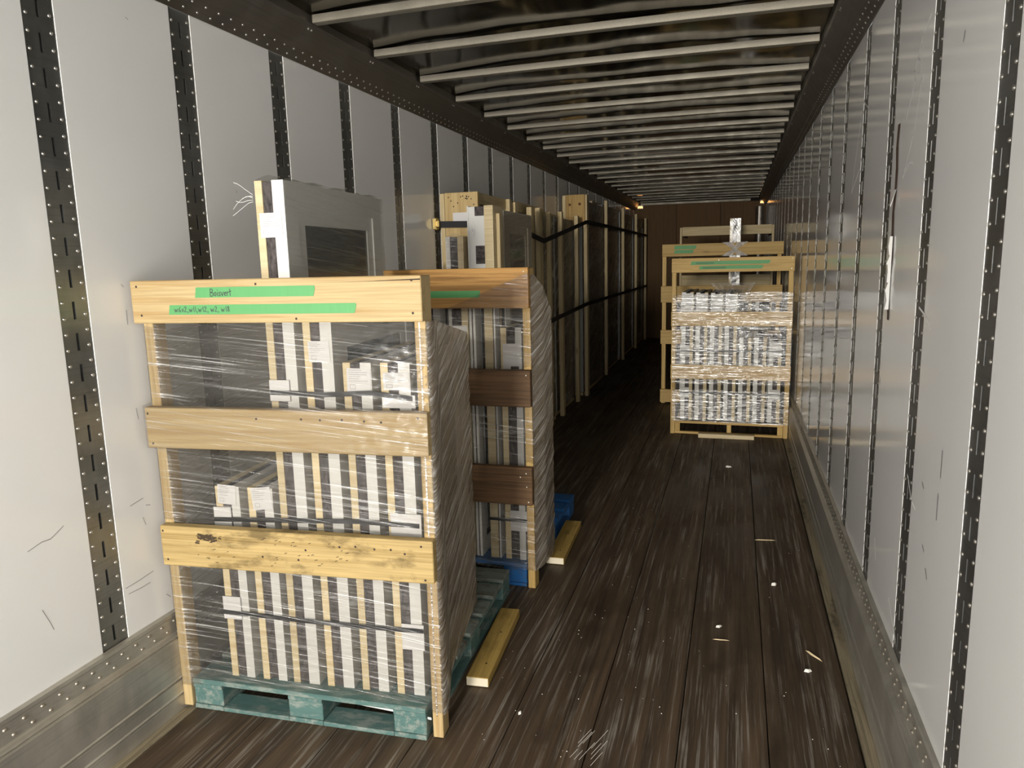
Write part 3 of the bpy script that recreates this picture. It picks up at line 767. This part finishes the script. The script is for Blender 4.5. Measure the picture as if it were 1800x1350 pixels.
# ratchet straps holding the stack
def load_strap(label, pts, w_, fit=None):
    o = thing('load_strap', label, 'strap', pts[0], 0, 'black straps holding the left stack')
    p0 = Vector(pts[0]); mb = MB()
    for a, b in zip(pts, pts[1:]):
        a = Vector(a)-p0; b = Vector(b)-p0; d = (b-a).normalized(); n = d.cross(Vector((0, 0, 1))).normalized(); t = .0025
        k = len(mb.v); up = n.cross(d).normalized(); up = up if up.z > 0 else -up
        for q in (n*t, -n*t): mb.v += [tuple(a+q-up*w_), tuple(b+q-up*w_), tuple(b+q+up*w_), tuple(a+q+up*w_)]
        mb.f += [tuple(k+i for i in q) for q in ((0, 1, 2, 3), (7, 6, 5, 4), (0, 4, 5, 1), (2, 6, 7, 3), (1, 5, 6, 2), (0, 3, 7, 4))]
    mb.build('webbing', WEB, o)
    if fit:
        f = MB(); f.box((-.012, -.03, -.035), (.010, .03, .035)); f.box((.010, -.018, -.02), (.03, .012, .02)); f.dome((.012, -.02, .03), (1, -.3, 0), .014, .01); f.dome((.012, -.02, -.03), (1, -.3, 0), .014, .01)
        ob = f.build('end_fitting', GOLD, o); ob['label'] = 'brass coloured end fitting'
    return o
load_strap('upper black webbing strap across the tall stack, hooked to the left wall', [(-1.268, 4.86, 1.955), (-1.24, 4.885, 1.952), (-.98, 4.8975, 1.945), (-.885, 4.905, 1.95), (-.875, 5.66, 1.925), (-.895, 6.10, 1.89), (-.895, 6.45, 1.855), (-.958, 8.75, 2.12), (-.958, 8.95, 2.125), (-.993, 10.5, 2.135), (-.993, 15.3, 2.125)], .022, True)
load_strap('lower black webbing strap across the tall stack', [(-.89, 6.05, 1.10), (-.89, 6.5, 1.118), (-.958, 8.78, 1.15), (-.958, 8.95, 1.15), (-.993, 10.5, 1.135), (-.993, 15.3, 1.115)], .022)

# ------------------------------------------------------------------ right-hand crates
OD = (.185, 7.0, 0); WD = 1.07; TD = R(-1.3)
def PD(x, y, z=0): return tuple(Matrix.Translation(OD) @ Matrix.Rotation(TD, 4, 'Z') @ Vector((x, y, z)))
cd = thing('lumber_crate', 'front crate against the right wall, glaring film over two planks and two green tape strips', 'crate', OD, TD, 'framed crates of windows')
for z0, z1, a in ((1.54, 1.67, 0), (1.046, 1.178, 0), (.546, .68, 0)): board('plank', (a, 0, z0), (WD, .036, z1), HONEY, cd, .002)
board('stile', (0, .0365, .001), (.04, .11, 1.665), HONEY, cd); board('stile', (WD-.045, .0365, .001), (WD-.005, .11, 1.668), HONEY, cd)
board('cross_rail', (.041, .045, .105), (WD-.046, .082, .128), HONEY, cd); board('cross_rail', (.041, .045, .002), (WD-.046, .082, .024), HONEY, cd)
board('post_block', (.041, .045, .025), (.09, .082, .104), HONEY, cd); board('post_block', (WD/2-.01, .045, .025), (WD/2+.03, .082, .104), HONEY, cd); board('post_block', (WD-.095, .045, .025), (WD-.047, .082, .104), HONEY, cd)
board('side_rail', (.041, .083, .105), (.08, 1.15, .128), HONEY, cd); board('side_rail', (WD-.085, .083, .105), (WD-.046, 1.15, .128), HONEY, cd)
tp = tape(cd, .18, .86, -.0008, 1.608, 1.640, None, .012)
mb = MB()
for k in range(9): mb.ribbon([(.22+k*.018, -.0024, 1.614), (.228+k*.018, -.0024, 1.632), (.234+k*.018, -.0024, 1.616)], .003, (0, -1, 0))
mb.build('handwriting', INK, tp)
tp = tape(cd, .255, .80, -.0008, 1.566, 1.597, None, .012)
mb = MB()
for k in range(12): mb.ribbon([(.28+k*.017, -.0024, 1.572), (.287+k*.017, -.0024, 1.588), (.293+k*.017, -.0024, 1.574)], .003, (0, -1, 0))
mb.build('handwriting', INK, tp)
nails(cd, [(WD-.02, 0, 1.65), (WD-.025, 0, 1.56), (.02, 0, 1.06), (.02, 0, .56), (WD-.02, 0, 1.06), (.42, 0, 1.648)], NAIL_BRIGHT, .006)
UD = []
dn = ('first', 'second', 'third', 'fourth', 'fifth', 'sixth', 'seventh')
for i in range(7):
    h = (1.225, 1.22, 1.215, 1.215, .80, .80, .76)[i]
    u = window_unit(dn[i]+' packed window from the left in the front right crate, under glaring film', PD(.085+i*.133, .12, .129), TD, .108, .75, h, 'packed windows in the front right crate', cream_left=False, strips=(.030, .040), sash=False)
    if i < 4: paper(u, .004, .104, -.0018, 1.02, h-.01, dense=False)
    if i == 6: paper(u, .0, .10, -.0018, h-.10, h-.0, dense=False)
    UD.append(u)
for lb, z in (('upper black strap across the windows of the front right crate', .80), ('lower black strap across the windows of the front right crate', .395)):
    bs = thing('banding_strap', lb, 'strap', PD(0, .105), TD, 'black bands in the front right crate')
    board('band', (.08, 0, z-.008), (.99, .0015, z+.008), STRAP, bs, .0004)
    for a in (.075, .90):
        o = board('corner_pad', (a, .002, z-.05), (a+.09, .006, z+.05), PAPER, bs); o['label'] = 'white card pad'
fd = cd
def fdf(u, v):
    x = .012+(WD-.016)*u; zt = 1.335+.012*u+(.018*math.sin(max(0, u-.55)/.45*math.pi)); z = .13+(zt-.13)*v
    n = streak(x, z, 1, 2, 40, 41); y = -.005+.0045*n-.0045*max(0, n)
    if 1.04 < z < 1.185 or .54 < z < .69: y = min(y, -.0025)-.002
    if z < .5: y += .03*min(1, (.5-z)/.06)
    return (x, y, z), (x, z)
grid('film_front', fdf, 110, 150, FILM_FAR, fd)
def fds(u, v):
    s = u*.9; z = .14+(1.35-.14)*v
    return (WD-.003-.05*s+.004*streak(s, z, 5, 3, 30, 44), .0+s, z), (s, z)
grid('film_side', fds, 30, 60, FILM_FAR, fd)
def fdl(u, v):
    a = .36-.0+.36*u; q = (u-.5); z = 1.335+.10*v+.006*noise.noise((u*14, v, 3))
    x = .55+q*(.26+.16*v); y = .10-.0+.05*v+.012*math.sin(u*40+v)
    return (x, y, z), (x*3, z)
o = grid('film_gather', fdl, 60, 10, film('gathered_film', .3, .7, 80, milky=.4), fd)
tag_ = thing('lumber_chock', 'pale board lying on the floor before the front right crate', 'lumber', (.455, 6.90, 0), 0, 'lumber chocks')
board('lumber', (0, 0, .001), (.50, .06, .040), PINE_PALE, tag_)

OE = (-.045, 8.5, 0); WE = 1.29
ce = thing('lumber_crate', 'second crate against the right wall, taller, with an X of film at its top plank', 'crate', OE, 0, 'framed crates of windows')
for z0, z1, a in ((1.69, 1.825, 0), (1.175, 1.36, -.01), (.70, .86, -.01), (.02, .17, -.01)): board('plank', (a, 0, z0), (WE, .038, z1), HONEY if z0 > 1.5 else HONEY, ce, .002)
board('stile', (0, .0385, .001), (.045, .12, 1.82), HONEY, ce); board('stile', (WE-.06, .0385, .001), (WE-.02, .12, 1.82), HONEY, ce)
tape(ce, .14, .37, -.0008, 1.768, 1.808, None, .01); tape(ce, .14, .34, -.0008, 1.722, 1.76, None, .01)
tall = window_unit('tall narrow packed window wrapped in silver film, rising above the right-hand crates', (.682, 8.555, .002), 0, .115, .70, 2.085, None, strips=(.03, .05), sash=False)
def ftl(u_, v):
    x = .001+.113*u_; z = 1.2+.885*v
    return (x, -.006+.004*streak(x, z, 60, 12, 20, 51), z), (x*2, z)
grid('film_front', ftl, 16, 60, film('silver_film', .22, .6, 35, milky=.15, sscale=(3, 50)), tall)
fe = ce
SHRED = film('twisted_film', .5, .4, 0, milky=.5)
for s in (-1, 1):
    def fx(u, v):
        q = u-.5; x = .785+s*q*.17+(v-.5)*.055*(1+2*abs(q)); z = 1.757+q*.15
        return (x, -.008-.004*math.sin(v*9+u*4)-(.004 if s > 0 else 0), z), (v*.1, u*.4)
    grid('film_band', fx, 16, 10, SHRED, fe)
for (x, h, t) in ((.13, 1.25, .11), (.30, 1.25, .11), (.47, 1.2, .11), (.95, 1.3, .11)):
    window_unit({.13: 'leftmost', .30: 'second', .47: 'third', .95: 'rightmost'}[x]+' packed window hidden in shadow inside the second right crate', (OE[0]+x, 8.65, .002), 0, t, .7, h, 'packed windows in the second right crate', strips=(.03, .04), sash=False)

OF = (.04, 10.0, 0); WF = 1.17
cf = thing('lumber_crate', 'furthest crate against the right wall, in shadow with pale top plank', 'crate', OF, 0, 'framed crates of windows')
for z0, z1 in ((1.95, 2.065), (1.30, 1.44), (.65, .80), (.02, .15)): board('plank', (.03, 0, z0), (WF-.03, .038, z1), BATTEN, cf, .002)
board('stile', (0, 0, .001), (.028, .09, 2.06), BATTEN, cf); board('stile', (WF-.028, 0, .001), (WF, .09, 2.06), BATTEN, cf)
board('side_rail', (.0, .091, 1.95), (.028, 1.2, 2.04), BATTEN, cf); board('side_rail', (WF-.028, .091, 1.95), (WF, 1.2, 2.04), BATTEN, cf)

# ------------------------------------------------------------------ nose fittings
def cyl(name, c, r, h, mat, parent=None, seg=20):
    v = []; f = []
    for z in (0, h): v += [(c[0]+r*math.cos(2*math.pi*i/seg), c[1]+r*math.sin(2*math.pi*i/seg), c[2]+z) for i in range(seg)]
    f = [(i, (i+1) % seg, seg+(i+1) % seg, seg+i) for i in range(seg)]+[tuple(range(seg))[::-1], tuple(range(seg, 2*seg))]
    return link(name, mesh(name, v, f, mat), None, parent)
pp = thing('steel_tube', 'vertical steel tube in the far right corner by the nose wall', 'pipe', (1.175, 15.47, 0), 0)
cyl('tube', (0, 0, .002), .082, 2.62, TUBE, pp); cyl('base_flange', (0, 0, .001), .098, .02, TUBE, pp)
LAMP = plain('amber_lens', (.9, .35, .08), .4, emit=(1, .42, .10), estr=5.)
for x, lb in ((-1.16, 'glowing amber marker lamp high in the far left corner'), (1.235, 'glowing amber marker lamp high in the far right corner')):
    o = thing('marker_lamp', lb, 'lamp', (x, 15.53, 2.70), 0)
    board('housing', (-.06, 0, -.03), (.06, .05, .05), RAIL, o)
    for k in range(5):
        a = -.05+.02*k; board('lens', (a, -.008, -.012+.006*(k % 2)), (a+.015, -.0005, .022+.008*((k*3) % 2)), LAMP, o, .001)

# ------------------------------------------------------------------ litter on the floor
def chip(name, label, x, y, l_, w_, h_, rz, mat, group, cat='debris'):
    v = [(-l_/2, 0, 0), (-l_*.1, -w_/2, 0), (l_/2, -w_*.1, 0), (l_*.15, w_/2, 0), (-l_*.3, .1*w_, h_), (l_*.05, -w_*.2, h_), (l_*.3, .05*w_, h_*.8)]
    f = [(0, 3, 2, 1), (0, 1, 5, 4), (1, 2, 6, 5), (2, 3, 6), (3, 0, 4), (3, 4, 6), (4, 5, 6)]
    o = link(name, mesh(name, v, f, mat)); o.location = (x, y, .0008); o.rotation_euler = (0, 0, rz); return tag(o, label, cat, group)
chip('wood_splinter', 'pale pointed wood splinter on the floor near the right wall', 1.115, 3.10, .10, .013, .006, R(-52), SPLINT, 'splinters on the floor')
chip('wood_splinter', 'thin pale sliver lying crossways in the middle of the floor', .735, 3.14, .075, .006, .003, R(6), SPLINT, 'splinters on the floor')
chip('wood_splinter', 'long curved sliver before a pale scrape mark, right of the floor centre', .965, 4.40, .13, .008, .004, R(10), SPLINT, 'splinters on the floor')
chip('white_crumb', 'white crumb nearest the pointed splinter', 1.08, 2.97, .034, .022, .01, .4, FOAMBIT, 'white crumbs on the floor')
chip('white_crumb', 'largest white crumb, right of the floor centre', .985, 3.78, .042, .03, .012, .9, FOAMBIT, 'white crumbs on the floor')
chip('white_crumb', 'white crumb on the floor by the foot of the nearest crate', .017, 2.40, .026, .014, .008, 1.4, FOAMBIT, 'white crumbs on the floor')
chip('white_crumb', 'white crumb furthest back, on the floor before the right crates', .74, 5.95, .05, .03, .012, .2, FOAMBIT, 'white crumbs on the floor')
chip('white_crumb', 'white crumb just behind the crossways sliver', .722, 3.26, .034, .022, .008, .7, FOAMBIT, 'white crumbs on the floor')
mb = MB()
for k in range(120):
    x = random.uniform(-.15, 1.2); y = 2.2+4.2*random.random()**1.6
    if x < .1 and y > 3: x += .3
    r = random.uniform(.001, .0026); mb.dome((x, y, .0005), (0, 0, 1), r, r*.7, 5)
for k in range(10):
    x = .27+random.uniform(-.02, .06); y = 2.17+random.uniform(0, .12); L = random.uniform(.04, .12)
    mb.ribbon([(x, y, .0012), (x+L*.35, y+L, .0012)], .0016, (0, 0, 1))
o = tag(mb.build('floor_grit', FOAMBIT), 'scattered pale grit and slivers over the dark floor', 'debris'); o['kind'] = 'stuff'
